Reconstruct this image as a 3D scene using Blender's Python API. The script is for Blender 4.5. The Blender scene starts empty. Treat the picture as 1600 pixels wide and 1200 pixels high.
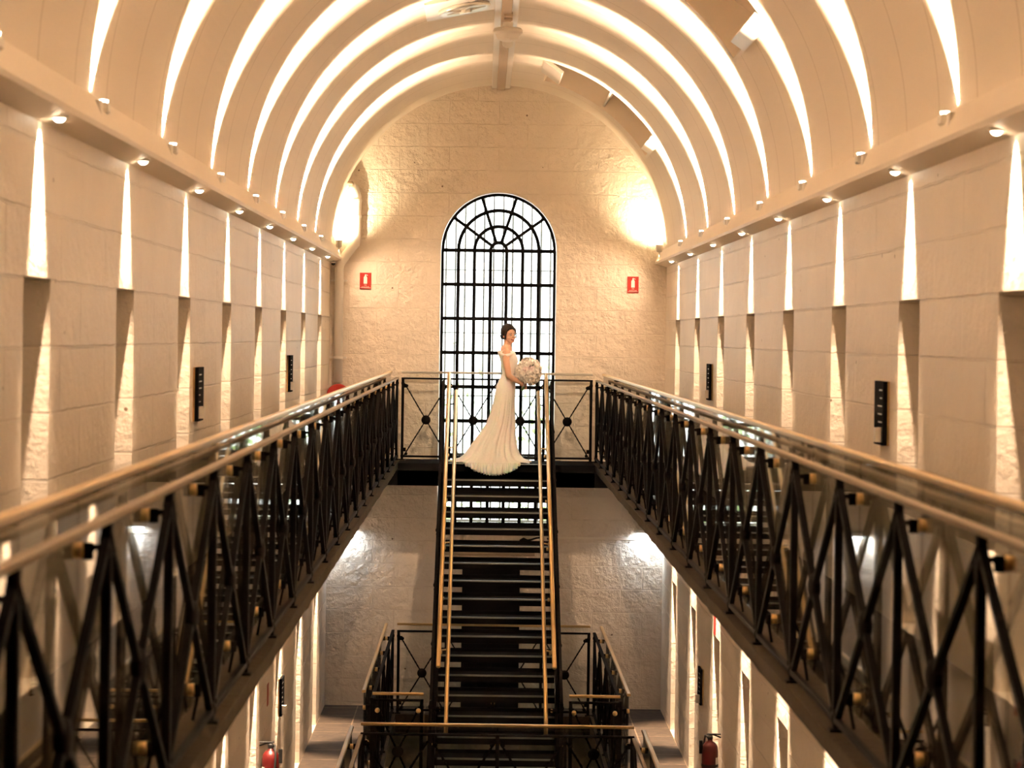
import bpy, bmesh, math, random
from mathutils import Vector, Matrix, Euler
PI = math.pi
R = math.radians
random.seed(7)
S = bpy.context.scene
C = bpy.context.collection

# ------------------------------------------------------------------ camera, world, exposure
FPX = 3700.0
CAMX, CAMZ = -0.18, 1.54
cd = bpy.data.cameras.new('camera'); cam = bpy.data.objects.new('camera', cd); C.objects.link(cam)
cd.sensor_fit = 'HORIZONTAL'; cd.sensor_width = 36.0; cd.lens = FPX / 1600 * 36.0
cd.shift_x = 45 / 1600; cd.shift_y = -74 / 1600
cam.location = (CAMX, 0, CAMZ)
cam.rotation_euler = (Matrix.Rotation(PI / 2, 4, 'X') @ Matrix.Rotation(R(0.8), 4, 'Z')).to_euler()
cd.clip_start = 0.05; cd.clip_end = 300
cd.dof.use_dof = True; cd.dof.focus_distance = 28.7; cd.dof.aperture_fstop = 4.5
S.camera = cam
w = bpy.data.worlds.new('world'); S.world = w; w.use_nodes = True
bg = w.node_tree.nodes['Background']; bg.inputs[0].default_value = (0.97, 1.0, 0.985, 1); bg.inputs[1].default_value = 3.2
S.view_settings.view_transform = 'Standard'; S.view_settings.look = 'None'
S.cycles.max_bounces = 7; S.cycles.diffuse_bounces = 5; S.cycles.glossy_bounces = 3; S.cycles.transmission_bounces = 3; S.cycles.transparent_max_bounces = 14; S.cycles.use_denoising = True; S.cycles.adaptive_threshold = 0.02
S.view_settings.gamma = 1; S.view_settings.use_curve_mapping = False
S.view_settings.exposure = 1.22
WARM = (1.0, 0.695, 0.455)
DOWN_W, UP_W, WASH_W, UPSOFT_W = 175.0, 800.0, 50.0, 900.0

# ------------------------------------------------------------------ dimensions (m); gallery floor is z = 0
HW = 2.10            # half width of the hall
YE = 29.6            # end wall
YN = -3.0            # near end
FH = 3.09            # storey height
VZ, VR = 2.62, 2.06  # vault springing and radius
DY = [27.75 - 2.51 * j for j in range(11)]     # cell door centres
UY = [26.30 - 2.51 * j for j in range(11)]     # vault uplights
DW, DH = 0.31, 1.77
RX = 1.235           # iron railing plane
GX = 1.30            # glass plane
PITCH = 1.33
RY0 = 29.30          # far railing
Y0, NST, TR = 28.60, 18, 0.2833
RI = FH / NST
YF = Y0 - NST * TR   # foot of stair 23.5

# ------------------------------------------------------------------ materials
def mat(name, col, rough=0.6, metal=0.0, bump=None, bscale=30, bstr=0.2, spec=0.5, vary=0.0, vscale=3, emis=None, estr=0, sub=0):
    m = bpy.data.materials.new(name); m.use_nodes = True
    nt = m.node_tree; b = nt.nodes['Principled BSDF']
    b.inputs['Base Color'].default_value = (*col, 1); b.inputs['Roughness'].default_value = rough
    b.inputs['Metallic'].default_value = metal
    b.inputs['Specular IOR Level'].default_value = spec
    if sub: b.inputs['Subsurface Weight'].default_value = sub; b.inputs['Subsurface Scale'].default_value = 0.01
    if emis: b.inputs['Emission Color'].default_value = (*emis, 1); b.inputs['Emission Strength'].default_value = estr
    tc = nt.nodes.new('ShaderNodeTexCoord')
    if vary:
        n = nt.nodes.new('ShaderNodeTexNoise'); n.inputs['Scale'].default_value = vscale; n.inputs['Detail'].default_value = 5
        nt.links.new(tc.outputs['Object'], n.inputs['Vector'])
        mx = nt.nodes.new('ShaderNodeMixRGB'); mx.inputs[1].default_value = (*[c * (1 - vary) for c in col], 1)
        mx.inputs[2].default_value = (*[min(1, c * (1 + vary)) for c in col], 1)
        nt.links.new(n.outputs['Fac'], mx.inputs[0]); nt.links.new(mx.outputs[0], b.inputs['Base Color'])
    if bump:
        n = nt.nodes.new('ShaderNodeTexNoise'); n.inputs['Scale'].default_value = bscale; n.inputs['Detail'].default_value = 4
        nt.links.new(tc.outputs['Object'], n.inputs['Vector'])
        bp = nt.nodes.new('ShaderNodeBump'); bp.inputs['Strength'].default_value = bstr; bp.inputs['Distance'].default_value = bump
        nt.links.new(n.outputs['Fac'], bp.inputs['Height']); nt.links.new(bp.outputs[0], b.inputs['Normal'])
    return m

def stone_mat(name, axis, col, bw, bh, z0, rough=0.45, lump=0.035, lumpscale=13, mortar=0.007, mstr=.6):
    """painted ashlar: courses and joints as relief, rough tooled faces"""
    m = bpy.data.materials.new(name); m.use_nodes = True; nt = m.node_tree; N = nt.nodes; L = nt.links
    b = N['Principled BSDF']; b.inputs['Roughness'].default_value = rough
    tc = N.new('ShaderNodeTexCoord'); sp = N.new('ShaderNodeSeparateXYZ'); L.new(tc.outputs['Object'], sp.inputs[0])
    cb = N.new('ShaderNodeCombineXYZ')
    L.new(sp.outputs['Y' if axis == 'y' else 'X'], cb.inputs[0])
    ad = N.new('ShaderNodeMath'); ad.operation = 'ADD'; ad.inputs[1].default_value = z0; L.new(sp.outputs['Z'], ad.inputs[0]); L.new(ad.outputs[0], cb.inputs[1])
    # slight waviness of the joints
    wn = N.new('ShaderNodeTexNoise'); wn.inputs['Scale'].default_value = 5; L.new(tc.outputs['Object'], wn.inputs['Vector'])
    ws = N.new('ShaderNodeVectorMath'); ws.operation = 'SCALE'; ws.inputs['Scale'].default_value = 0.02; L.new(wn.outputs['Color'], ws.inputs[0])
    wa = N.new('ShaderNodeVectorMath'); wa.operation = 'ADD'; L.new(cb.outputs[0], wa.inputs[0]); L.new(ws.outputs[0], wa.inputs[1])
    br = N.new('ShaderNodeTexBrick'); L.new(wa.outputs[0], br.inputs['Vector'])
    br.inputs['Scale'].default_value = 1; br.inputs['Brick Width'].default_value = bw; br.inputs['Row Height'].default_value = bh
    br.inputs['Mortar Size'].default_value = mortar; br.inputs['Mortar Smooth'].default_value = 0.4
    br.offset = 0.43
    br.inputs['Color1'].default_value = (0.35, 0.35, 0.35, 1); br.inputs['Color2'].default_value = (0.75, 0.75, 0.75, 1); br.inputs['Mortar'].default_value = (0, 0, 0, 1)
    n1 = N.new('ShaderNodeTexNoise'); n1.inputs['Scale'].default_value = lumpscale; n1.inputs['Detail'].default_value = 6; n1.inputs['Roughness'].default_value = 0.6
    L.new(tc.outputs['Object'], n1.inputs['Vector'])
    n2 = N.new('ShaderNodeTexNoise'); n2.inputs['Scale'].default_value = 45; n2.inputs['Detail'].default_value = 3; L.new(tc.outputs['Object'], n2.inputs['Vector'])
    # roughness of face differs from block to block
    mul = N.new('ShaderNodeMath'); mul.operation = 'MULTIPLY'; L.new(n1.outputs['Fac'], mul.inputs[0]); L.new(br.outputs['Color'], mul.inputs[1])
    b1 = N.new('ShaderNodeBump'); b1.inputs['Distance'].default_value = lump; b1.inputs['Strength'].default_value = 0.6; L.new(mul.outputs[0], b1.inputs['Height'])
    b2 = N.new('ShaderNodeBump'); b2.inputs['Distance'].default_value = 0.004; b2.inputs['Strength'].default_value = 0.5; L.new(n2.outputs['Fac'], b2.inputs['Height']); L.new(b1.outputs[0], b2.inputs['Normal'])
    b3 = N.new('ShaderNodeBump'); b3.invert = True; b3.inputs['Distance'].default_value = 0.012; b3.inputs['Strength'].default_value = mstr; L.new(br.outputs['Fac'], b3.inputs['Height']); L.new(b2.outputs[0], b3.inputs['Normal'])
    L.new(b3.outputs[0], b.inputs['Normal'])
    n3 = N.new('ShaderNodeTexNoise'); n3.inputs['Scale'].default_value = 2.2; n3.inputs['Detail'].default_value = 6; L.new(tc.outputs['Object'], n3.inputs['Vector'])
    mx = N.new('ShaderNodeMixRGB'); mx.inputs[1].default_value = (*[c * 0.9 for c in col], 1); mx.inputs[2].default_value = (*[min(1, c * 1.06) for c in col], 1)
    L.new(n3.outputs['Fac'], mx.inputs[0])
    # small chips where the paint is off
    ch = N.new('ShaderNodeTexVoronoi'); ch.inputs['Scale'].default_value = 3.1; L.new(tc.outputs['Object'], ch.inputs['Vector'])
    lt = N.new('ShaderNodeMath'); lt.operation = 'LESS_THAN'; lt.inputs[1].default_value = 0.035; L.new(ch.outputs['Distance'], lt.inputs[0])
    m2 = N.new('ShaderNodeMixRGB'); m2.inputs[2].default_value = (0.25, 0.17, 0.11, 1); L.new(lt.outputs[0], m2.inputs[0]); L.new(mx.outputs[0], m2.inputs[1])
    L.new(m2.outputs[0], b.inputs['Base Color'])
    return m

PAINT = (0.85, 0.765, 0.65)
M = {}
M['side'] = stone_mat('painted side wall stone', 'y', PAINT, 1.255, 0.295, 10.03)
M['end'] = stone_mat('painted end wall stone', 'x', (0.85, 0.75, 0.635), 0.62, 0.29, 10.0, rough=0.42, lump=0.16, lumpscale=9, mortar=0.005, mstr=.35)
M['paint'] = mat('cream painted plaster', PAINT, 0.5, bump=0.002, bscale=20, vary=0.03)
M['white'] = mat('white enamel', (0.8, 0.76, 0.7), 0.35)
M['iron'] = mat('black painted wrought iron', (0.005, 0.0045, 0.0045), 0.7, 0.0, bump=0.002, bscale=60, spec=.03)
M['brass'] = mat('satin brass', (0.80, 0.56, 0.26), 0.28, 0.85)
M['oldbrass'] = mat('dull bronze rail', (0.17, 0.115, 0.055), 0.5, 0.4)
M['black'] = mat('black painted steel', (0.005, 0.005, 0.0055), 0.9, spec=.03)
M['slab'] = mat('worn bluestone slab', (0.034, 0.026, 0.018), 0.9, spec=.05, bump=0.01, bscale=18, bstr=0.6, vary=0.3, vscale=6)
M['nosing'] = mat('worn steel nosing', (0.36, 0.37, 0.35), 0.35, 0.6)
M['red'] = mat('red enamel', (0.42, 0.022, 0.015), 0.4)
M['darkred'] = mat('dark red enamel', (0.09, 0.005, 0.005), 0.4)
M['whiteprint'] = mat('white print', (0.85, 0.82, 0.78), 0.6)
M['door'] = mat('grey iron door', (0.16, 0.15, 0.14), 0.5, 0.2, vary=0.1)
M['panelgold'] = mat('timber panel edge', (0.45, 0.27, 0.1), 0.5)
M['rubber'] = mat('black rubber', (0.01, 0.01, 0.01), 0.6)
M['warmlens'] = mat('lit warm lens', (1, 0.9, 0.75), 0.4, emis=(1, 0.85, 0.62), estr=14)
M['coollens'] = mat('lit cool diffuser', (0.9, 0.95, 1), 0.4, emis=(0.85, 0.93, 1.0), estr=5)
M['chrome'] = mat('pale metal', (0.7, 0.68, 0.62), 0.3, 0.7)
M['bark'] = mat('bark', (0.16, 0.11, 0.07), 0.9, bump=0.02)
M['leaf'] = mat('pale green leaves', (0.32, 0.46, 0.18), 0.6, vary=0.4, vscale=2)
M['ground'] = mat('yard gravel', (0.45, 0.43, 0.38), 0.9, vary=0.2)
M['hatchdark'] = mat('unpainted board', (0.47, 0.37, 0.27), 0.7)

def glass_mat(name, tint=(0.975, 0.985, 0.975), ior=1.5, dirt=0.03):
    m = bpy.data.materials.new(name); m.use_nodes = True; nt = m.node_tree; N = nt.nodes; L = nt.links
    for n in list(N): N.remove(n)
    o = N.new('ShaderNodeOutputMaterial'); t = N.new('ShaderNodeBsdfTransparent'); t.inputs[0].default_value = (*tint, 1)
    g = N.new('ShaderNodeBsdfGlossy'); g.inputs['Roughness'].default_value = 0.02
    f = N.new('ShaderNodeFresnel'); ge = N.new('ShaderNodeNewGeometry'); mi = N.new('ShaderNodeMath'); mi.operation = 'MULTIPLY_ADD'; mi.inputs[1].default_value = 1 / ior - ior; mi.inputs[2].default_value = ior; L.new(ge.outputs['Backfacing'], mi.inputs[0]); L.new(mi.outputs[0], f.inputs[0])
    d = N.new('ShaderNodeBsdfDiffuse'); d.inputs[0].default_value = (0.8, 0.8, 0.75, 1)
    m1 = N.new('ShaderNodeMixShader'); L.new(f.outputs[0], m1.inputs[0]); L.new(t.outputs[0], m1.inputs[1]); L.new(g.outputs[0], m1.inputs[2])
    m2 = N.new('ShaderNodeMixShader'); m2.inputs[0].default_value = dirt; L.new(m1.outputs[0], m2.inputs[1]); L.new(d.outputs[0], m2.inputs[2])
    L.new(m2.outputs[0], o.inputs[0]); return m
M['glass'] = glass_mat('balustrade glass', (0.72, 0.71, 0.66), dirt=0.0)
M['clearglass'] = glass_mat('clear balustrade glass', dirt=0.0)
M['pane'] = glass_mat('window glass', (0.96, 0.98, 0.97), dirt=0.04)

def vault_mat():
    m = mat('cream boarded vault', (0.85, 0.77, 0.66), 0.6, spec=.3); nt = m.node_tree; N = nt.nodes; L = nt.links
    tc = N.new('ShaderNodeTexCoord'); sp = N.new('ShaderNodeSeparateXYZ'); L.new(tc.outputs['Object'], sp.inputs[0])
    hs = []
    for sc, wd in ((1 / 0.085, 0.12), (1 / 0.9, 0.012)):
        a = N.new('ShaderNodeMath'); a.operation = 'MULTIPLY'; a.inputs[1].default_value = sc; L.new(sp.outputs['Y'], a.inputs[0])
        f = N.new('ShaderNodeMath'); f.operation = 'FRACT'; L.new(a.outputs[0], f.inputs[0])
        c = N.new('ShaderNodeMath'); c.operation = 'LESS_THAN'; c.inputs[1].default_value = wd; L.new(f.outputs[0], c.inputs[0]); hs.append(c)
    ad = N.new('ShaderNodeMath'); ad.operation = 'ADD'; L.new(hs[0].outputs[0], ad.inputs[0]); L.new(hs[1].outputs[0], ad.inputs[1])
    bp = N.new('ShaderNodeBump'); bp.invert = True; bp.inputs['Distance'].default_value = 0.003; bp.inputs['Strength'].default_value = 0.35
    L.new(ad.outputs[0], bp.inputs['Height']); L.new(bp.outputs[0], N['Principled BSDF'].inputs['Normal'])
    mx = N.new('ShaderNodeMixRGB'); mx.inputs[1].default_value = (0.85, 0.77, 0.66, 1); mx.inputs[2].default_value = (0.5, 0.42, 0.32, 1)
    L.new(hs[1].outputs[0], mx.inputs[0]); L.new(mx.outputs[0], N['Principled BSDF'].inputs['Base Color'])
    return m
M['vault'] = vault_mat()

def tile_mat():
    m = mat('slate floor tiles', (0.2, 0.15, 0.11), 0.6, spec=.25); nt = m.node_tree; N = nt.nodes; L = nt.links
    tc = N.new('ShaderNodeTexCoord'); br = N.new('ShaderNodeTexBrick'); L.new(tc.outputs['Object'], br.inputs['Vector'])
    br.offset = 0; br.inputs['Scale'].default_value = 1; br.inputs['Brick Width'].default_value = 0.42; br.inputs['Row Height'].default_value = 0.60; br.inputs['Mortar Size'].default_value = 0.008
    br.inputs['Color1'].default_value = (0.050, 0.038, 0.029, 1); br.inputs['Color2'].default_value = (0.07, 0.054, 0.041, 1); br.inputs['Mortar'].default_value = (0.22, 0.17, 0.12, 1)
    n = N.new('ShaderNodeTexNoise'); n.inputs['Scale'].default_value = 6; n.inputs['Detail'].default_value = 8; n.inputs['Distortion'].default_value = 1.5; L.new(tc.outputs['Object'], n.inputs['Vector'])
    mx = N.new('ShaderNodeMixRGB'); mx.blend_type = 'MULTIPLY'; mx.inputs[0].default_value = 0.8
    rp = N.new('ShaderNodeValToRGB'); rp.color_ramp.elements[0].position = 0.3; rp.color_ramp.elements[0].color = (0.55, 0.55, 0.55, 1); rp.color_ramp.elements[1].position = 0.7; rp.color_ramp.elements[1].color = (1.4, 1.3, 1.2, 1)
    L.new(n.outputs['Fac'], rp.inputs[0]); L.new(br.outputs['Color'], mx.inputs[1]); L.new(rp.outputs[0], mx.inputs[2])
    L.new(mx.outputs[0], N['Principled BSDF'].inputs['Base Color'])
    return m
M['tile'] = tile_mat()

# ------------------------------------------------------------------ mesh helpers
class MB:
    def __init__(s): s.v = []; s.f = []
    def add(s, vs, fs):
        o = len(s.v); s.v += [tuple(v) for v in vs]; s.f += [tuple(i + o for i in f) for f in fs]; return s
    def box(s, x0, x1, y0, y1, z0, z1, bev=0):
        if bev:
            # chamfered box: octagonal prism along longest axis
            d = [x1 - x0, y1 - y0, z1 - z0]; ax = d.index(max(d)); lo = [x0, y0, z0]; hi = [x1, y1, z1]
            a, b = [i for i in range(3) if i != ax]
            pr = [(lo[a] + bev, lo[b]), (hi[a] - bev, lo[b]), (hi[a], lo[b] + bev), (hi[a], hi[b] - bev), (hi[a] - bev, hi[b]), (lo[a] + bev, hi[b]), (lo[a], hi[b] - bev), (lo[a], lo[b] + bev)]
            vs = []
            for e in (lo[ax], hi[ax]):
                for p in pr:
                    v = [0, 0, 0]; v[ax] = e; v[a] = p[0]; v[b] = p[1]; vs.append(v)
            fs = [(i, (i + 1) % 8, 8 + (i + 1) % 8, 8 + i) for i in range(8)] + [tuple(range(7, -1, -1)), tuple(range(8, 16))]
            return s.add(vs, fs)
        return s.add([(x0, y0, z0), (x1, y0, z0), (x1, y1, z0), (x0, y1, z0), (x0, y0, z1), (x1, y0, z1), (x1, y1, z1), (x0, y1, z1)],
                     [(0, 3, 2, 1), (4, 5, 6, 7), (0, 1, 5, 4), (1, 2, 6, 5), (2, 3, 7, 6), (3, 0, 4, 7)])
    def tube(s, pts, r, n=10, twist=0.0, caps=True):
        """tube along points; r number or list; n sides; twist = turns per metre"""
        pts = [Vector(p) for p in pts]; rs = r if isinstance(r, (list, tuple)) else [r] * len(pts)
        vs = []; ln = 0; prev = None
        for i, p in enumerate(pts):
            t = (pts[min(i + 1, len(pts) - 1)] - pts[max(i - 1, 0)]).normalized()
            if prev is None:
                up = Vector((0, 0, 1)) if abs(t.z) < 0.9 else Vector((1, 0, 0)); u = t.cross(up).normalized()
            else:
                u = (prev - t * prev.dot(t)).normalized()
            prev = u; v = t.cross(u)
            if i: ln += (p - pts[i - 1]).length
            a0 = twist * ln * 2 * PI + PI / 4
            for k in range(n):
                a = a0 + 2 * PI * k / n; vs.append(p + (u * math.cos(a) + v * math.sin(a)) * rs[i])
        fs = []
        for i in range(len(pts) - 1):
            for k in range(n):
                k2 = (k + 1) % n; fs.append((i * n + k, i * n + k2, (i + 1) * n + k2, (i + 1) * n + k))
        if caps: fs += [tuple(range(n - 1, -1, -1)), tuple(range((len(pts) - 1) * n, len(pts) * n))]
        return s.add(vs, fs)
    def lathe(s, prof, c=(0, 0, 0), axis='z', n=24):
        """prof: list of (radius, height)"""
        vs = []; c = Vector(c)
        for r, h in prof:
            for k in range(n):
                a = 2 * PI * k / n; x, y = r * math.cos(a), r * math.sin(a)
                vs.append(c + Vector({'z': (x, y, h), 'y': (x, h, y), 'x': (h, x, y)}[axis]))
        fs = []
        for i in range(len(prof) - 1):
            for k in range(n): fs.append((i * n + k, i * n + (k + 1) % n, (i + 1) * n + (k + 1) % n, (i + 1) * n + k))
        fs += [tuple(range(n)), tuple(range((len(prof) - 1) * n, len(prof) * n))]
        return s.add(vs, fs)
    def sphere(s, c, r, n=16, m=10):
        rr = r if isinstance(r, (tuple, list)) else (r, r, r); c = Vector(c)
        vs = [c + Vector((0, 0, -rr[2]))]
        for i in range(1, m):
            a = -PI / 2 + PI * i / m
            for k in range(n):
                b = 2 * PI * k / n; vs.append(c + Vector((rr[0] * math.cos(a) * math.cos(b), rr[1] * math.cos(a) * math.sin(b), rr[2] * math.sin(a))))
        vs.append(c + Vector((0, 0, rr[2]))); fs = []
        for k in range(n): fs.append((0, 1 + (k + 1) % n, 1 + k))
        for i in range(m - 2):
            for k in range(n):
                a = 1 + i * n; fs.append((a + k, a + (k + 1) % n, a + n + (k + 1) % n, a + n + k))
        a = 1 + (m - 2) * n
        for k in range(n): fs.append((a + k, a + (k + 1) % n, len(vs) - 1))
        return s.add(vs, fs)
    def prism(s, poly, axis, a, b):
        """poly: list of 2D points in the plane normal to axis"""
        def mk(p, h): return {'x': (h, p[0], p[1]), 'y': (p[0], h, p[1]), 'z': (p[0], p[1], h)}[axis]
        n = len(poly); vs = [mk(p, a) for p in poly] + [mk(p, b) for p in poly]
        fs = [(i, (i + 1) % n, n + (i + 1) % n, n + i) for i in range(n)] + [tuple(range(n - 1, -1, -1)), tuple(range(n, 2 * n))]
        return s.add(vs, fs)
    def xf(s, m):
        s.v = [tuple(m @ Vector(v)) for v in s.v]; return s
    def build(s, name, m, parent=None, smooth=False, loc=None, fix=True):
        me = bpy.data.meshes.new(name); me.from_pydata(s.v, [], s.f)
        if fix:
            bm = bmesh.new(); bm.from_mesh(me); bmesh.ops.recalc_face_normals(bm, faces=bm.faces); bm.to_mesh(me); bm.free()
        me.materials.append(m)
        if smooth:
            for p in me.polygons: p.use_smooth = True
        o = bpy.data.objects.new(name, me); C.objects.link(o)
        if parent: o.parent = parent
        if loc: o.location = loc
        return o

def tag(o, label, cat, group=None, kind=None):
    o['label'] = label; o['category'] = cat
    if group: o['group'] = group
    if kind: o['kind'] = kind
    return o
def struct(o): o['kind'] = 'structure'; return o
def empty(name, loc=(0, 0, 0), rz=0):
    o = bpy.data.objects.new(name, None); C.objects.link(o); o.location = loc; o.rotation_euler = (0, 0, rz); o.empty_display_size = 0.05; return o
def copy_tree(o, parent=None):
    c = o.copy(); C.objects.link(c)
    if parent: c.parent = parent
    for ch in list(o.children): copy_tree(ch, c)
    return c
def inst(o, parent, loc=None, scale=None, rot=None):
    c = o.copy(); C.objects.link(c); c.parent = parent
    if loc is not None: c.location = loc
    if scale is not None: c.scale = scale
    if rot is not None: c.rotation_euler = rot
    return c
ORD = ['farthest', 'second', 'third', 'fourth', 'fifth', 'sixth', 'seventh', 'eighth', 'ninth', 'tenth', 'eleventh', 'twelfth']
def nth(j): return 'farthest' if j == 0 else ORD[j] + ' from the far end'

# ------------------------------------------------------------------ room shell
def side_wall(sgn, name):
    mb = MB(); x = sgn * HW; dep = 0.42
    ys = sorted([YN, YE + 0.02] + [y + d for y in DY for d in (-DW, DW)])
    zs = [-2 * FH, -2 * FH + DH, -FH, -FH + DH, 0, DH, 2.66]
    for i in range(len(ys) - 1):
        isdoor = any(abs((ys[i] + ys[i + 1]) / 2 - y) < 0.05 for y in DY)
        for k in range(len(zs) - 1):
            y0, y1, z0, z1 = ys[i], ys[i + 1], zs[k], zs[k + 1]
            if isdoor and k in (2, 4):
                X = x + sgn * dep
                mb.add([(x, y0, z0), (X, y0, z0), (X, y0, z1), (x, y0, z1)], [(0, 1, 2, 3)])
                mb.add([(x, y1, z0), (X, y1, z0), (X, y1, z1), (x, y1, z1)], [(0, 1, 2, 3)])
                mb.add([(x, y0, z1), (X, y0, z1), (X, y1, z1), (x, y1, z1)], [(0, 1, 2, 3)])
                mb.add([(x, y0, z0), (X, y0, z0), (X, y1, z0), (x, y1, z0)], [(0, 1, 2, 3)])
                mb.add([(X, y0, z0), (X, y1, z0), (X, y1, z1), (X, y0, z1)], [(0, 1, 2, 3)])
            else:
                mb.add([(x, y0, z0), (x, y1, z0), (x, y1, z1), (x, y0, z1)], [(0, 1, 2, 3)])
    # outer skin gives the wall its thickness
    X = x + sgn * 0.6
    mb.box(min(X, X + sgn * .05), max(X, X + sgn * .05), YN, YE + 0.65, -2 * FH - .1, 2.66)
    return struct(mb.build(name, M['side'], fix=False))
side_wall(-1, 'wall_left'); side_wall(1, 'wall_right')

# end wall with the arched window opening
WR, WC = 0.725, 2.62     # opening half width, springing height
WB = -0.82               # sill
def end_wall():
    mb = MB(); y = YE; n = 40; T = 0.5
    top = VZ + VR + 0.25; X = HW + 0.02
    arc = [(WR * math.cos(PI * k / n), WC + WR * math.sin(PI * k / n)) for k in range(n + 1)]  # right to left
    # front/back faces as strips
    for yy in (y, y + T):
        mb.add([(-X, yy, -2 * FH), (X, yy, -2 * FH), (X, yy, WB), (-X, yy, WB)], [(0, 1, 2, 3)])
        mb.add([(-X, yy, WB), (-WR, yy, WB), (-WR, yy, WC), (-X, yy, WC)], [(0, 1, 2, 3)])
        mb.add([(WR, yy, WB), (X, yy, WB), (X, yy, WC), (WR, yy, WC)], [(0, 1, 2, 3)])
        mb.add([(-X, yy, WC), (-WR, yy, WC), (-WR, yy, top), (-X, yy, top)], [(0, 1, 2, 3)])
        mb.add([(WR, yy, WC), (X, yy, WC), (X, yy, top), (WR, yy, top)], [(0, 1, 2, 3)])
        for k in range(n):
            a, b = arc[k], arc[k + 1]
            mb.add([(a[0], yy, a[1]), (a[0], yy, top), (b[0], yy, top), (b[0], yy, b[1])], [(0, 1, 2, 3)])
    loop = [(WR, WB)] + arc + [(-WR, WB)]
    for k in range(len(loop)):
        a, b = loop[k], loop[(k + 1) % len(loop)]
        mb.add([(a[0], y, a[1]), (b[0], y, b[1]), (b[0], y + T, b[1]), (a[0], y + T, a[1])], [(0, 1, 2, 3)])
    return struct(mb.build('wall_back', M['end'], fix=False))
end_wall()
mb = MB(); mb.box(-HW - .6, HW + .6, YN - 0.2, YN, -2 * FH, VZ + VR + .3); struct(mb.build('wall_front', M['paint']))

# projecting impost band and sill on the end wall
mb = MB(); mb.box(0.76, HW, YE - 0.018, YE + 0.01, -0.98, -0.94, bev=.006); struct(mb.build('trim_1', M['paint']))

# vault with the two roof hatches left open
HATCH = [(26.42, 28.35), (16.40, 18.40)]
HA0, HA1 = R(32), R(76)
def vault():
    n = 88; mb = MB(); th = [PI * k / n for k in range(n + 1)]
    a0 = round(HA0 / PI * n); a1 = round(HA1 / PI * n)
    ys = sorted([YN, YE] + [q for h in HATCH for q in h])
    for i in range(len(ys) - 1):
        hatch = (ys[i], ys[i + 1]) in HATCH
        for k in range(n):
            if hatch and a0 <= k < a1: continue
            p = [(VR * math.cos(t), VZ + VR * math.sin(t)) for t in (th[k], th[k + 1])]
            mb.add([(p[0][0], ys[i], p[0][1]), (p[1][0], ys[i], p[1][1]), (p[1][0], ys[i + 1], p[1][1]), (p[0][0], ys[i + 1], p[0][1])], [(0, 1, 2, 3)])
            q = [(p_[0] * 1.15, VZ + (p_[1] - VZ) * 1.15) for p_ in p]
            mb.add([(q[0][0], ys[i], q[0][1]), (q[1][0], ys[i], q[1][1]), (q[1][0], ys[i + 1], q[1][1]), (q[0][0], ys[i + 1], q[0][1])], [(0, 1, 2, 3)])
    o = mb.build('ceiling', M['vault'], fix=False, smooth=True)
    return struct(o), th[a0], th[a1]
_, HA0, HA1 = vault()

def roof_hatch(y0, y1, label):
    root = empty('roof_hatch', (0, (y0 + y1) / 2, VZ)); hy = (y1 - y0) / 2
    P0 = Vector((math.cos(HA0), math.sin(HA0))) * VR; P1 = Vector((math.cos(HA1), math.sin(HA1))) * VR
    t = (P1 - P0).normalized(); nrm = Vector((t.y, -t.x));
    if nrm.dot(P0 + P1) < 0: nrm = -nrm
    mid = (HA0 + HA1) / 2; sag = VR - VR * math.cos((HA1 - HA0) / 2)
    dep = sag + 0.22
    def P(a, b): q = P0 + t * a + nrm * b; return (q.x, q.y)
    L = (P1 - P0).length
    # far and near reveals follow the vault below and the flat lid above
    arc = [(VR * math.cos(HA0 + (HA1 - HA0) * k / 12), VR * math.sin(HA0 + (HA1 - HA0) * k / 12)) for k in range(13)]
    poly = arc + [P(L, dep), P(0, dep)]
    mb = MB(); mb.prism(poly, 'y', hy - 0.0, hy + 0.03); mb.build('reveal', M['paint'], root)
    mb = MB(); mb.prism(poly, 'y', -hy - 0.03, -hy); mb.build('reveal', M['paint'], root)
    mb = MB(); mb.prism([P(-.03, dep), P(L + .03, dep), P(L + .03, dep + .03), P(-.03, dep + .03)], 'y', -hy - .03, hy + .03); mb.build('lid', M['paint'], root)
    mb = MB(); mb.prism([P(-.03, -.02), P(0, -.02), P(0, dep), P(-.03, dep)], 'y', -hy, hy); mb.build('side_board', M['paint'], root)
    mb = MB(); mb.prism([P(L, -.02), P(L + .03, -.02), P(L + .03, dep), P(L, dep)], 'y', -hy, hy); mb.build('side_board', M['paint'], root)
    mb = MB(); mb.prism([P(L * .5 - .012, sag + .03), P(L * .5 + .012, sag + .03), P(L * .5 + .012, dep), P(L * .5 - .012, dep)], 'y', -hy, hy); mb.build('divider', M['white'], root)
    # raised straight frame lip standing off the vault at the far and near edges
    mb = MB(); mb.prism([P(-.02, -.05), P(.10, -.05), P(.10, .02), P(-.02, .02)], 'y', -hy - .05, hy * .25 - .1); mb.build('end_bracket', M['white'], root)
    mb = MB(); mb.prism([P(L - .2, -.03), P(L + .05, -.03), P(L + .05, .01), P(L - .2, .01)], 'y', -hy - .05, hy * .1); mb.build('hinge_plate', M['white'], root)
    tag(root, label, 'roof hatch', 'roof hatches in the right side of the vault'); return root
roof_hatch(*HATCH[0], 'long recessed ceiling hatch with divider close to the far end wall')
roof_hatch(*HATCH[1], 'recessed ceiling hatch cut off by the top edge of the view, nearer one')

# cornices
def cornice(sgn, name):
    prof = [(HW, 2.44), (HW - .14, 2.475), (HW - .145, 2.50), (HW - .085, 2.64), (HW - .03, 2.665), (HW + .01, 2.665)]
    mb = MB(); mb.prism([(sgn * p[0], p[1]) for p in prof], 'y', YN, YE - 0.002); o = mb.build(name, M['paint']); return struct(o)
cornice(-1, 'trim_2'); cornice(1, 'trim_3')

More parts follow.
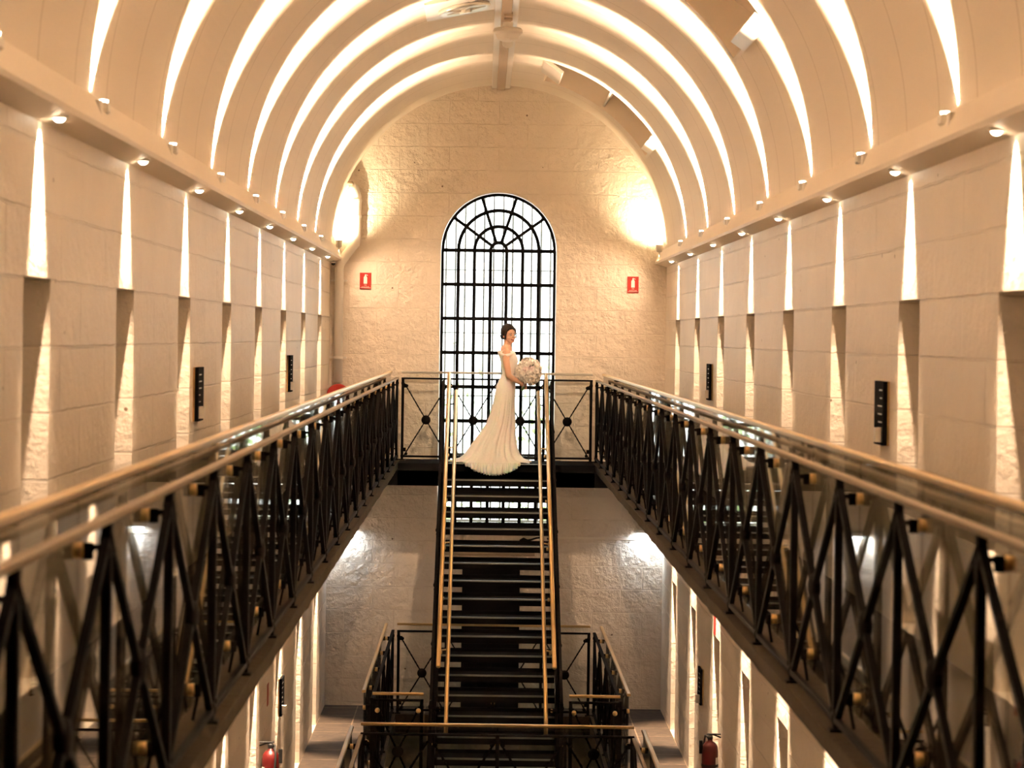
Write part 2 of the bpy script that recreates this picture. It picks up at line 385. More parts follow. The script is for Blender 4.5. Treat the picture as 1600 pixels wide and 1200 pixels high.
# floors: galleries on two storeys and the ground floor
EDGE = 1.25
for z, m, nm in ((0, 'slab', 'floor_gallery_upper'), (-FH, 'tile', 'floor_gallery_lower')):
    for sg, sd in ((-1, 'left'), (1, 'right')):
        mb = MB(); rnd = random.Random(3)
        # stone edge is slightly irregular
        y = YN; vs = []; N = 120
        for k in range(N + 1):
            yy = YN + (YE - YN) * k / N; e = EDGE - .05 + rnd.uniform(-.004, .004)
            vs += [(sg * HW * .999, yy, z - .085), (sg * e, yy, z - .085 + rnd.uniform(-.004, .004)), (sg * (e - .005), yy, z), (sg * HW * .999, yy, z)]
        fs = []
        for k in range(N):
            for q in range(4): fs.append((k * 4 + q, k * 4 + (q + 1) % 4, k * 4 + 4 + (q + 1) % 4, k * 4 + 4 + q))
        mb.add(vs, fs); struct(mb.build(nm + '_' + sd, M[m]))
EI = EDGE - .06
mb = MB(); mb.box(-EI, EI, Y0, YE, -.27, -.0); mb.box(-HW + .001, HW - .001, Y0, YE, -.27, -.09); struct(mb.build('floor_landing', M['black']))
mb = MB(); mb.box(-EI, EI, 28.95, YE, -FH - .25, -FH - .001); struct(mb.build('floor_landing_lower', M['tile']))
mb = MB(); mb.box(-EI, EI, 21.45, YF + .02, -FH - .25, -FH - .001); struct(mb.build('floor_bridge_lower', M['tile']))
mb = MB(); mb.box(-EI, EI, YN, 1.6, -.2, -.001); struct(mb.build('floor_bridge_near', M['slab']))
mb = MB(); mb.box(-HW - .6, HW + .6, YN - .1, YE + .6, -2 * FH - .3, -2 * FH); struct(mb.build('floor', M['tile']))

# cell doors deep in the recesses
def door_proto():
    mb = MB(); mb.box(-.03, .03, -DW + .004, DW - .004, .01, DH - .01)
    for z in (.15, .6, 1.1, 1.6): mb.box(-.045, -.03, -DW + .01, DW - .01, z, z + .06)
    d = mb.build('door_1', M['door'])
    h = MB(); h.tube([(-.06, -.18, .95), (-.075, -.15, .95), (-.075, .12, .95), (-.06, .15, .95)], .012); h.build('door_bolt', M['iron'], d)
    return d
dp = door_proto(); k = 0
for sg in (-1, 1):
    for fl in (0, -FH):
        for y in DY:
            d = dp if k == 0 else copy_tree(dp)
            d.name = 'door_%d' % (k + 1); d.location = (sg * (HW + .33), y, fl); d.rotation_euler = (0, 0, 0 if sg > 0 else PI); struct(d); k += 1

# end door of the lower storey
mb = MB(); mb.box(-.40, .32, YE - .03, YE + .02, -FH, -1.27); 
dd = struct(mb.build('door_%d' % (k + 1), M['black']))
mb = MB()
for a in (-.36, 0.0): mb.box(a, a + .30, YE - .04, YE - .03, -FH + .12, -FH + .85); mb.box(a, a + .30, YE - .04, YE - .03, -FH + .95, -1.37)
mb.build('door_panel', M['black'], dd)

# ------------------------------------------------------------------ window
def window():
    root = empty('window_1', (0, YE, 0)); struct(root); y0, y1 = .10, .15
    def rng(r, w): 
        m = MB(); n = 48; vs = []
        for k in range(n + 1):
            a = PI * k / n
            for rr, yy in ((r - w / 2, y0), (r + w / 2, y0), (r + w / 2, y1), (r - w / 2, y1)): vs.append((rr * math.cos(a), yy, WC + rr * math.sin(a)))
        fs = [(i * 4 + q, i * 4 + (q + 1) % 4, i * 4 + 4 + (q + 1) % 4, i * 4 + 4 + q) for i in range(n) for q in range(4)] + [(0, 1, 2, 3), (n * 4, n * 4 + 1, n * 4 + 2, n * 4 + 3)]
        return m.add(vs, fs)
    RO = .705
    fr = MB(); f2 = rng(RO - .005, .035); fr.add(f2.v, f2.f); fr.box(-RO - .015, -RO + .02, y0, y1, WB, WC); fr.box(RO - .02, RO + .015, y0, y1, WB, WC); fr.box(-RO, RO, y0, y1, WB, WB + .03)
    fr.build('window_frame', M['iron'], root)
    g = MB()
    for i in range(1, 7): x = -RO + 2 * RO * i / 7; g.box(x - .021, x + .021, y0, y1, WB, WC)
    for i in range(0, 8): z = WC - .428 * i; g.box(-RO, RO, y0 - .005, y1, z - .022, z + .022)
    for r in (RO * 5 / 7, RO * 3 / 7, RO / 7): q = rng(r, .042); g.add(q.v, q.f)
    for a in (36, 72, 108, 144):
        c, s_ = math.cos(R(a)), math.sin(R(a)); g.tube([(c * RO / 7, .125, WC + s_ * RO / 7), (c * RO, .125, WC + s_ * RO)], .027, 4)
    g.build('glazing_bars', M['iron'], root)
    p = MB(); n = 48; pts = [(-RO, WB), (RO, WB)] + [(RO * math.cos(PI * k / n), WC + RO * math.sin(PI * k / n)) for k in range(n + 1)]
    p.prism(pts, 'y', .126, .13); p.build('window_pane', M['pane'], root)
window()
def security_grille():
    root = empty('security_grille', (0, YE + .56, WB)); m = MB()
    m.box(-WR, WR, -.015, .015, 0, .03)
    for z in (.8, 1.6, 2.4, 3.2): m.box(-WR, WR, -.01, .01, z, z + .012)
    m.build('cross_bar', M['grille'], root)
    n = 12
    for i in range(n):
        x = -WR + 2 * WR * (i + .5) / n; h = WC - WB + math.sqrt(max(0, WR * WR - x * x)) - .01
        b = MB(); b.tube([(x, 0, 0), (x, 0, h)], .011, 8); b.build('bar', M['grille'], root, smooth=True)
    tag(root, 'grey upright security bars outside the arched end window', 'window bars')
M['grille'] = mat('weathered grey steel', (0.22, 0.22, 0.21), 0.6)
security_grille()

# ------------------------------------------------------------------ lights
def spot(parent, loc, direction, narrow_axis, watts, wide, narrow, blend=0.7, col=WARM, rad=0.012):
    ld = bpy.data.lights.new('spot', 'SPOT'); ld.energy = watts; ld.color = col; ld.spot_size = R(wide) * 2; ld.spot_blend = blend; ld.shadow_soft_size = rad
    o = bpy.data.objects.new('lamp_light', ld); C.objects.link(o); o.parent = parent
    z = -Vector(direction).normalized(); x = Vector(narrow_axis).normalized(); y = z.cross(x).normalized(); x = y.cross(z)
    mt = Matrix((x, y, z)).transposed().to_4x4(); mt.translation = Vector(loc)
    o.matrix_local = mt; o.scale = (math.tan(R(narrow)) / math.tan(R(wide)), 1, 1); return o

def downlight(name, loc, sg, label, group, watts, wide=30):
    root = empty(name, loc)
    m = MB(); m.lathe([(.024, -.003), (.036, -.003), (.038, .0), (.038, .012), (.024, .012)], n=20); m.build('trim_ring', M['white'], root, smooth=True)
    m = MB(); m.lathe([(.001, -.020), (.014, -.017), (.024, -.008), (.026, .0), (.001, .006)], n=16); m.build('lens', M['warmlens'], root)
    spot(root, (sg * .005, 0, -.028), (sg * math.tan(R(28)), 0, -1), (0, 1, 0), watts, 46, 26, blend=.4)
    tag(root, label, 'downlight', group); return root
for sg, sd in ((-1, 'left'), (1, 'right')):
    for j, y in enumerate(DY[:9]):
        z = 2.44 + (.085) * .25 - .006
        downlight('downlight', (sg * (HW - .085), y, z), sg, 'round downlight in the %s cornice, above the cell door %s' % (sd, nth(j)), 'downlights in the %s cornice' % sd, DOWN_W)
        downlight('downlight', (sg * (HW - .085), y, -.085 - .008), sg, 'round downlight under the %s upper walkway, above the door %s' % (sd, nth(j)), 'downlights under the %s upper walkway' % sd, DOWN_W * 5.2)

def uplight(sg, sd, j, y):
    root = empty('uplight', (sg * (HW - .10), y, 2.585))
    m = MB(); m.box(-.03, .03, -.045, .045, -.01, .04, bev=.008); m.build('housing', M['white'], root)
    m = MB(); m.lathe([(.001, .041), (.022, .041), (.026, .052), (.001, .056)], n=16); m.build('lens', M['warmlens'], root, smooth=True)
    m = MB(); m.box(-.022, .022, -.19, -.13, -.07, .035, bev=.008); m.build('driver_box', M['white'], root)
    e = R(101)
    spot(root, (sg * .01, 0, .075), (-sg * math.cos(e), .01, math.sin(e)), (0, 1, 0), UP_W, 58, 12, blend=.7)
    spot(root, (sg * .0, 0, .08), (-sg * math.cos(R(95)), .20, math.sin(R(95))), (0, 1, 0), UPSOFT_W, 52, 27, blend=1.0)
    tag(root, 'small white uplight on the %s cornice washing the vault, %s' % (sd, nth(j)), 'uplight', 'vault uplights on the %s cornice' % sd)
for sg, sd in ((-1, 'left'), (1, 'right')):
    for j, y in enumerate(UY[:9]): uplight(sg, sd, j, y)

def wall_flood(x, sd):
    root = empty('floodlight', (x, YE - .42, 2.66)); sg = 1 if x > 0 else -1
    m = MB(); m.lathe([(.02, -.05), (.035, -.04), (.04, .02), (.045, .045), (.001, .045)], n=18); m.build('housing', M['white'], root, smooth=True)
    m = MB(); m.lathe([(.001, .046), (.038, .046), (.001, .05)], n=18); m.build('lens', M['warmlens'], root)
    m = MB(); m.box(-.008, .008, -.008, .008, -.12, -.03); m.build('bracket', M['white'], root)
    spot(root, (0, 0, .07), (-sg * .12, .62, .75), (1, 0, 0), WASH_W * 1.0, 62, 55, blend=1.0, col=(1, .78, .48))
    spot(root, (-sg * .02, -.02, -.06), (-sg * .75, .12, -.66), (1, 0, 0), 24, 62, 60, blend=1.0, rad=.03)  # added second beam, downward fill for the landing and bride
    tag(root, 'small floodlight at the %s end of the cornice lighting the end wall' % sd, 'floodlight', 'floodlights beside the end wall')
wall_flood(-1.975, 'left'); wall_flood(1.975, 'right')

def batten(x0, x1, sd):
    root = empty('emergency_light', ((x0 + x1) / 2, YE - .03, -.89)); h = (x1 - x0) / 2
    m = MB(); m.box(-h, h, -.03, .03, .0, .05, bev=.01); m.build('housing', M['white'], root)
    m = MB(); m.box(-h + .01, h - .01, -.028, .024, -.03, .0, bev=.008); m.build('diffuser', M['coollens'], root)
    ld = bpy.data.lights.new('tube', 'AREA'); ld.shape = 'RECTANGLE'; ld.size = 2 * h; ld.size_y = .05; ld.energy = 2.6; ld.color = (.80, .9, 1.0)
    o = bpy.data.objects.new('lamp_light', ld); C.objects.link(o); o.parent = root; o.location = (0, -.045, -.035); o.rotation_euler = (R(18), 0, 0)
    tag(root, 'white fluorescent emergency light on the lower end wall at the %s corner' % sd, 'emergency light', 'emergency lights on the end wall')
batten(-2.06, -1.76, 'left'); batten(1.76, 2.07, 'right')
# ground storey lamp that shows as a grey glow below the lower landing

# ------------------------------------------------------------------ balustrades
def rod_pts(a, b, n=14): a, b = Vector(a), Vector(b); return [a.lerp(b, i / n) for i in range(n + 1)]
ZT, GT = 1.00, 1.075
def post_mesh(along):
    """flat wrought post, base foot, little stay towards the walkway (local +x = walkway side)"""
    m = MB(); m.box(-.015, .015, -.017, .017, .0, ZT, bev=.003)
    m.box(-.03, .03, -.035, .035, .0, .012)
    m.sphere((0, 0, ZT - .05), (.022, .022, .03), 10, 6); m.sphere((0, 0, .05), (.022, .022, .03), 10, 6)
    m.tube([(.0, 0, .30), (.03, 0, .22), (.05, 0, .12), (.07, 0, .01)], .007, 6)
    return m
def brace_proto(L, H=ZT, slope=0.0, name='cross_brace', parent=None, th=.0135, twist=5.0):
    """X of two twisted square rods with a disc boss in the middle; panel starts at local y = 0"""
    z0, z1 = .05, H - .05; m = MB()
    def P(y, z): return (0, y, z + slope * y)
    m.tube(rod_pts(P(.02, z0), P(L - .02, z1), 40), th, 4, twist=twist); m.tube(rod_pts(P(.02, z1), P(L - .02, z0), 40), th, 4, twist=twist)
    for y, z in ((.05, z0 + .03), (.05, z1 - .03), (L - .05, z0 + .03), (L - .05, z1 - .03)): m.sphere(P(y, z), (.02, .02, .02), 10, 6)
    b = m.build(name, M['iron'], parent)
    d = MB(); d.lathe([(.001, -.028), (.03, -.024), (.055, -.013), (.058, 0), (.055, .013), (.03, .024), (.001, .028)], c=P(L / 2, H / 2), axis='x', n=20); d.build('boss', M['iron'], b, smooth=True)
    return b
def standoff_proto(parent, off=.075):
    m = MB(); m.tube([(0, 0, 0), (off * .5, 0, 0), (off * .5 + .004, 0, -.01)], .009, 8); m.box(off * .5, off - .008, -.015, .015, -.035, .012, bev=.004)
    b = m.build('glass_bracket', M['iron'], parent)
    k = MB(); k.lathe([(.001, off - .012), (.024, off - .01), (.024, off - .002), (.024, off + .012), (.02, off + .018), (.001, off + .019)], c=(0, 0, -.01), axis='x', n=16); k.build('brass_button', M['brass'], b, smooth=True)
    return b

PROTO = {}
def balustrade(length, label, group, loc, rz, name='balustrade', pitch=None, glass=True, gold=True, handcap='brass', posts=True, th=.018, skip_end=False):
    """runs along local +y; local +x is the walkway side where the glass stands"""
    root = empty(name, loc, rz); n = max(1, round(length / (pitch or PITCH))); P = length / n
    m = MB(); m.box(-.018, .018, -.018, length + .018, ZT, ZT + .022, bev=.004); m.build('top_rail', M['oldbrass' if length > 6 else 'iron'], root)
    m = MB(); m.box(-.014, .014, 0, length, .035, .06, bev=.003); m.build('bottom_rail', M['iron'], root)
    p0 = post_mesh(0).build('post', M['iron'], root)
    b0 = brace_proto(P, parent=root, th=th, twist=0.0 if length > 3 else 5.0); s0 = standoff_proto(root); s0.location = (0, 0, .93)
    if glass:
        g = MB(); g.box(.079, .087, .006, P - .006, .06, GT - .0); g0 = g.build('glass_panel', M['glass' if length > 6 else 'clearglass'], root)
        h = MB(); h.box(.064, .102, -.02, length + .02, GT - .002, GT + .026, bev=.006); h.build('handrail', M[handcap], root)
    for i in range(n + 1):
        if i: inst(p0, root, (0, P * i, 0))
        for z in (.93, .14):
            if not glass: continue
            if i == 0 and z == .93: continue
            c = s0.copy(); C.objects.link(c); c.parent = root; c.location = (0, min(max(P * i, .03), length - .03), z)
            for ch in s0.children: q = ch.copy(); C.objects.link(q); q.parent = c
        if i and i < n:
            c = b0.copy(); C.objects.link(c); c.parent = root; c.location = (0, P * i, 0)
            for ch in b0.children: q = ch.copy(); C.objects.link(q); q.parent = c
            if glass: inst(g0, root, (0, P * i, 0))
    s0.location = (0, .03, .93)
    if not glass:
        for ch in list(s0.children): bpy.data.objects.remove(ch)
        bpy.data.objects.remove(s0)
    tag(root, label, 'railing', group); return root
# upper storey, both sides (local +y towards the end wall; for the left side the walkway is at -x)
NP = 20; LEN = NP * PITCH
balustrade(LEN, 'long black iron railing with glass and brass handrail along the right upper walkway', 'upper walkway railings', (RX, RY0 - LEN, 0), 0)
balustrade(LEN, 'long black iron railing with glass and brass handrail along the left upper walkway', 'upper walkway railings', (-RX, RY0, 0), PI)
# railing across the landing in front of the window: runs along -x ... +x, glass towards the window
def cross_rail(x0, x1, y, z, n, label, group, glass_dir=1, **kw):
    # local +y -> world +x when rz = -90deg; local +x -> world -y. rz=+90: local +y -> -x, local +x -> +y
    if glass_dir > 0: return balustrade(x1 - x0, label, group, (x1, y, z), PI / 2, pitch=(x1 - x0) / n, **kw)
    return balustrade(x1 - x0, label, group, (x0, y, z), -PI / 2, pitch=(x1 - x0) / n, **kw)
cross_rail(-RX + .07, RX - .07, RY0 + .0, 0, 4, 'black iron crossed-rod railing behind the bride in front of the arched window', 'end railings', 1, th=.009, handcap='chrome')
# lower storey: well under the stair
for sg, sd in ((1, 'right'), (-1, 'left')):
    if sg > 0: balustrade(28.96 - YF, 'black iron railing with glass beside the lower right side of the stair well', 'lower well railings', (RX, YF + .06, -FH), 0)
    else: balustrade(28.96 - YF, 'black iron railing with glass beside the lower left side of the stair well', 'lower well railings', (-RX, 29.02, -FH), PI)
cross_rail(-RX + .07, RX - .07, 29.0, -FH, 4, 'lower iron railing across the back of the stair well, seen through the treads', 'lower well railings', 1, th=.010)
cross_rail(-RX + .03, -.74, YF, -FH, 1, 'short lower railing panel joining the left stair side to the well corner', 'short railings at the stair foot', -1, th=.011)
cross_rail(.74, RX - .03, YF, -FH, 1, 'short lower railing panel joining the right stair side to the well corner', 'short railings at the stair foot', -1, th=.011)
cross_rail(-RX + .01, RX - .01, 21.5, -FH, 4, 'lower railing across the full well in front of the stair foot', None, 1, th=.012)
balustrade(7 * PITCH, 'lower right railing starting in front of the stair foot, at the bottom edge', 'railings of the nearer lower well', (RX, 21.38 - 7 * PITCH, -FH), 0)
balustrade(7 * PITCH, 'lower left railing starting in front of the stair foot, at the bottom edge', 'railings of the nearer lower well', (-RX, 21.38, -FH), PI)

# ------------------------------------------------------------------ stair
def SZ(y): return (y - Y0) * RI / TR       # pitch line height above upper floor
def stair():
    root = empty('iron_staircase', (0, Y0, 0)); W = .615
    def L(y): return y - Y0
    for sg in (-1, 1):
        m = MB(); pr = [(L(Y0 + .0), -.02), (L(Y0), -.27), (L(YF + .12), -FH + .0), (L(YF - .22), -FH + .0), (L(YF - .22), -FH + .16), (L(Y0 - .15), .06), (L(Y0), .06)]
        x0, x1 = (W, W + .07) if sg > 0 else (-W - .07, -W); m.prism(pr, 'x', x0, x1)
        st = m.build('stringer', M['black'], root)
        # ornamental side railing: rails, posts, crossed rods
        m = MB(); xx = sg * (W + .035); sl = RI / TR
        m.tube([(xx, 0, ZT), (xx, L(YF), ZT - FH)], .02, 4); m.build('side_top_rail', M['iron'], root)
        npan = 6; P = (Y0 - YF) / npan
        for i in range(npan + 1):
            y = YF + P * i; m = MB(); m.box(xx - .016, xx + .016, L(y) - .02, L(y) + .02, SZ(y) - .02, SZ(y) + ZT, bev=.003); m.sphere((xx, L(y), SZ(y) + ZT - .05), (.026, .026, .03), 10, 6)
            m.build('post', M['iron'], root)
            if i < npan:
                b = brace_proto(P, parent=root, slope=sl, th=.012); b.location = (xx, L(y), SZ(y) + .02)
        # glass and its brass cap
        xg = sg * .585
        m = MB(); m.prism([(L(YF + .1), SZ(YF + .1) + .12), (L(Y0 - .04), SZ(Y0 - .04) + .12), (L(Y0 - .04), SZ(Y0) + GT - .01), (L(YF + .35), SZ(YF + .35) + GT - .01), (L(YF + .1), SZ(YF + .1) + GT - .15)], 'x', xg - .004, xg + .004); m.build('glass_panel', M['glass'], root)
        m = MB(); m.tube([(xg, L(Y0 + .05), GT + .015), (xg, L(YF + .35), SZ(YF + .35) + GT + .015)], .023, 8); m.build('outer_handrail', M['brass'], root, smooth=True)
        xi = sg * .495; hz = .88
        m = MB(); m.tube([(xi, L(Y0 + .12), hz - .03), (xi, L(Y0), hz), (xi, L(YF + .12), SZ(YF + .12) + hz), (xi, L(YF - .02), SZ(YF) + hz - .03), (xi, L(YF - .05), SZ(YF) + hz - .18)], .021, 10); m.build('inner_handrail', M['brass'], root, smooth=True)
        for i in range(7):
            y = YF + .15 + (Y0 - YF - .3) * i / 6; m = MB(); z = SZ(y) + hz
            m.tube([(xi, L(y), z - .015), (xi + sg * .01, L(y), z - .06), (xg, L(y), z - .07), (sg * W, L(y), z - .07)], .009, 6); m.lathe([(.001, xg - .02), (.022, xg - .018), (.022, xg + .018), (.001, xg + .02)], c=(0, L(y), z - .07), axis='x', n=14)
            m.build('handrail_bracket', M['brass'] if i % 2 else M['iron'], root)
            m = MB(); m.lathe([(.001, xg - .016), (.02, xg - .014), (.02, xg + .014), (.001, xg + .016)], c=(0, L(y), SZ(y) + .2), axis='x', n=14); m.tube([(xg, L(y), SZ(y) + .2), (sg * W, L(y), SZ(y) + .2)], .008, 6); m.build('glass_bracket', M['brass'], root)
    # treads with worn light nosing
    t = MB(); t.box(-W, W, -.02, TR + .03, -.012, 0); t.box(-W, W, -.02, -.008, -.075, 0); t.box(-W, W, TR + .01, TR + .03, -.012, .035)
    t0 = t.build('tread', M['black'], root)
    q = MB(); q.box(-W + .03, W - .03, -.026, -.006, -.013, .004); q.build('nosing', M['nosing'], t0)
    for i in range(1, NST):
        y = Y0 - i * TR
        o = t0 if i == 1 else None
        if o is None:
            o = t0.copy(); C.objects.link(o); o.parent = root
            for ch in t0.children: c = ch.copy(); C.objects.link(c); c.parent = o
        o.location = (0, -i * TR, -i * RI)
    q = MB(); q.box(-W, W, -.035, .0, .001, .008); q.build('top_nosing', M['nosing'], root)
    tag(root, 'black open-riser iron staircase with brass handrails descending from the landing', 'staircase')
stair()

# ------------------------------------------------------------------ wall fittings
def sign(loc, rz, label, group, wd=.14, hh=.205):
    root = empty('fire_extinguisher_sign', loc, rz)
    m = MB(); m.box(-wd / 2, wd / 2, -.006, 0, -hh / 2, hh / 2, bev=.001); m.build('plate', M['red'], root)
    m = MB(); w_, h0 = .022, -.035
    m.prism([(-w_, h0), (w_, h0), (w_, .045), (.012, .06), (.008, .062), (.008, .072), (.03, .066), (.03, .074), (.0, .084), (-.008, .08), (-.008, .062), (-.012, .06), (-w_, .045)], 'y', -.009, -.0055); m.build('extinguisher_symbol', M['whiteprint'], root)
    m = MB(); m.box(-wd / 2 + .008, wd / 2 - .008, -.008, -.0055, -.088, -.084); m.build('rule', M['whiteprint'], root)
    for txt, z, sz in (('FIRE', -.058, .018), ('EXTINGUISHER', -.078, .014)):
        c = bpy.data.curves.new('lettering', 'FONT'); c.body = txt; c.size = sz; c.align_x = 'CENTER'; c.extrude = .0008
        f = bpy.data.objects.new('lettering', c); C.objects.link(f); bpy.context.view_layer.update(); me = bpy.data.meshes.new_from_object(f.evaluated_get(bpy.context.evaluated_depsgraph_get())); bpy.data.objects.remove(f); me.materials.clear(); o = bpy.data.objects.new('lettering', me); C.objects.link(o); o.parent = root; o.location = (0, -.0065, z); o.rotation_euler = (PI / 2, 0, 0); o.data.materials.append(M['whiteprint'])
    tag(root, label, 'sign', group); return root
def wx(px, py, D): dx, dy = px - 755, py - 526; c, s_ = math.cos(R(.8)), math.sin(R(.8)); return (CAMX + (dx * c + dy * s_) * D / FPX, CAMZ - (-dx * s_ + dy * c) * D / FPX)
a = wx(571, 439, YE); sign((a[0], YE - .004, a[1]), 0, 'red fire extinguisher sign on the end wall left of the window', 'signs on the end wall')
a = wx(989, 445, YE); sign((a[0], YE - .004, a[1]), 0, 'red fire extinguisher sign on the end wall right of the window', 'signs on the end wall')
sign((HW - .004, 22.9, -1.17), PI / 2, 'red fire sign above the lower right extinguisher, half hidden by the walkway', None, .2, .28)
sign((-HW + .004, 21.6, -1.75), -PI / 2, 'small red fire sign above the lower left extinguisher', None, .14, .2)

def extinguisher(loc, rz, label, s=1.0):
    root = empty('fire_extinguisher', loc, rz); root.scale = (s, s, s)
    m = MB(); m.lathe([(.001, 0), (.07, 0), (.076, .012), (.076, .37), (.07, .41), (.05, .44), (.025, .455), (.022, .475), (.001, .475)], n=28); m.build('cylinder', M['darkred'], root, smooth=True)
    m = MB(); m.lathe([(.022, .47), (.026, .475), (.026, .5), (.016, .51), (.001, .512)], n=16); m.box(-.013, .013, -.10, .03, .515, .527, bev=.003); m.tube([(0, .02, .50), (0, -.03, .515), (0, -.10, .49)], .007, 8)
    m.build('valve_handle', M['rubber'], root)
    m = MB(); m.tube([(0, .02, .49), (.05, .04, .50), (.085, .05, .42), (.092, .04, .25), (.088, .03, .12)], [.009] * 4 + [.016], 10); m.build('hose', M['rubber'], root, smooth=True)
    m = MB(); vs = []; n = 12
    for k in range(n + 1):
        a = -PI / 2 - .9 + 1.8 * k / n; vs += [(.0775 * math.cos(a), .0775 * math.sin(a), .20), (.0775 * math.cos(a), .0775 * math.sin(a), .31)]
    m.add(vs, [(2 * k, 2 * k + 2, 2 * k + 3, 2 * k + 1) for k in range(n)]); m.build('paper_label', M['whiteprint'], root)
    m = MB(); m.lathe([(.0765, .22), (.079, .22), (.079, .245), (.0765, .245)], n=24); m.build('strap', M['rubber'], root); m = MB(); m.box(-.02, .02, .07, .10, .34, .46); m.build('wall_bracket', M['rubber'], root)
    tag(root, label, 'fire extinguisher'); return root
extinguisher((-HW + .11, 20.75, -2.56), -PI / 2, 'red fire extinguisher on the lower left wall at the bottom edge')
extinguisher((HW - .11, 22.1, -2.66), PI / 2, 'red fire extinguisher on the lower right wall at the bottom edge')

def hose_reel():
    a = wx(528, 605, 29.25); root = empty('fire_hose_reel', (a[0] + .0, 29.30, a[1] - .10))
    m = MB(); m.lathe([(.001, -.07), (.13, -.07), (.14, -.06), (.14, -.045), (.09, -.04), (.09, .04), (.14, .045), (.14, .06), (.13, .07), (.001, .07)], axis='y', n=28); m.build('drum', M['red'], root, smooth=False)
    m = MB()
    for k in range(5):
        y = -.03 + .015 * k; m.tube([(.105 * math.cos(2 * PI * i / 24), y, .105 * math.sin(2 * PI * i / 24)) for i in range(25)], .009, 8)
    m.tube([(-.10, -.03, 0), (-.13, -.05, -.05), (-.12, -.08, -.09)], .010, 8); m.tube([(-.12, -.08, -.09), (-.115, -.1, -.15)], [.013, .008], 8)
    m.build('hose', M['rubber'], root, smooth=True)
    m = MB(); m.box(-.03, .03, .07, .29, -.03, .03); m.build('wall_bracket', M['iron'], root)
    tag(root, 'red fire hose reel in the left corner beyond the upper walkway railing', 'hose reel')
hose_reel()

def info_panel(sg, y, z, label, group, ww=.30, hh=.36):
    root = empty('information_panel', (sg * (HW - .001), y, z)); d = -sg
    m = MB(); xs = sorted((0, d * .012)); m.box(xs[0], xs[1], -ww / 2, ww / 2, -hh / 2, hh / 2); m.build('backing_board', M['panelgold'], root)
    m = MB(); xs = sorted((d * .012, d * .036)); m.box(xs[0], xs[1], -ww / 2 - .0, ww / 2 + .0, -hh / 2 - .0, hh / 2 + .0); m.build('face', M['black'], root)
    m = MB(); xs = sorted((d * .036, d * .037)); rnd = random.Random(int(y * 10))
    for k in range(5):
        zz = hh / 2 - .05 - k * .045; m.box(xs[0], xs[1], -ww / 2 + .04, -ww / 2 + .04 + rnd.uniform(.05, .14), zz - .0035, zz + .0035)
    m.build('print', M['chrome'], root)
    m = MB(); xs = sorted((d * .036, d * .075)); m.box(xs[0], xs[1], -ww / 2 + .02, -ww / 2 + .08, -hh / 2 + .02, -hh / 2 + .10, bev=.004); m.build('leaflet_tag', M['white'], root)
    tag(root, label, 'wall panel', group)
info_panel(-1, 15.85, 1.13, 'black information panel on the upper left wall, nearer of the two', 'panels on the upper walls')
info_panel(-1, 23.35, 1.15, 'black information panel on the upper left wall, farther of the two', 'panels on the upper walls')
info_panel(1, 13.40, 1.14, 'black information panel on the upper right wall, nearer of the two', 'panels on the upper walls')
info_panel(1, 23.60, 1.12, 'black information panel on the upper right wall, farther of the two', 'panels on the upper walls')
info_panel(-1, 22.85, -1.95, 'black information panel on the lower left wall above the extinguisher', 'panels on the lower walls')
info_panel(1, 24.1, -1.98, 'black information panel on the lower right wall past the extinguisher', 'panels on the lower walls')

# duct in the left corner
def duct():
    root = empty('ventilation_duct', (0, YE - .075, 0)); r = .056
    x0 = -1.985; x1 = -1.79
    pts = [(x0, 0, .95), (x0, 0, 2.36), (x0 + .01, 0, 2.42), (x0 + .05, 0, 2.49), (x0 + .13, 0, 2.60), (x1 - .01, 0, 2.68), (x1, 0, 2.76), (x1, 0, 3.22), (x1 - .005, 0, 3.30), (x1 - .03, 0, 3.36), (x1 - .08, -.01, 3.39)]
    m = MB(); m.tube(pts, [r] * 3 + [r * 1.05] * 2 + [.068] * 6, 20); m.build('pipe', M['white'], root, smooth=True)
    m = MB()
    for z in (1.24, 2.2): m = MB(); m.lathe([(r, z), (r + .006, z), (r + .006, z + .03), (r, z + .03)], c=(x0, 0, 0), n=20); m.box(x0 - .11, x0 + .10, .01, .05, z + .005, z + .025); m.build('clip', M['white'], root)
    for z in (3.0, 3.2): m = MB(); m.lathe([(.069, z), (.076, z), (.076, z + .03), (.069, z + .03)], c=(x1, 0, 0), n=20); m.build('collar', M['white'], root)
    m = MB(); m.lathe([(.001, 0), (.06, 0), (.078, .02), (.06, .05), (.001, .05)], c=(x1 - .10, -.05, 3.40), axis='z', n=18); m.build('end_cap', M['hatchdark'], root, smooth=True)
    tag(root, 'cream ventilation pipe climbing the left corner of the end wall', 'pipe')
duct()
def camera_dome(x, y, z, label):
    root = empty('security_camera', (x, y, z))
    m = MB(); m.box(-.03, .03, -.04, .04, 0, .02); m.build('mount', M['chrome'], root)
    m = MB(); m.sphere((0, 0, 0), (.028, .035, .03), 14, 8); m.build('lens_dome', M['rubber'], root, smooth=True)
    tag(root, label, 'security camera')
camera_dome(-HW + .05, YE - .24, 2.425, 'tiny security camera under the far end of the left cornice')
camera_dome(1.62, 27.6, -.115, 'small black camera hanging below the right upper walkway by the end wall')

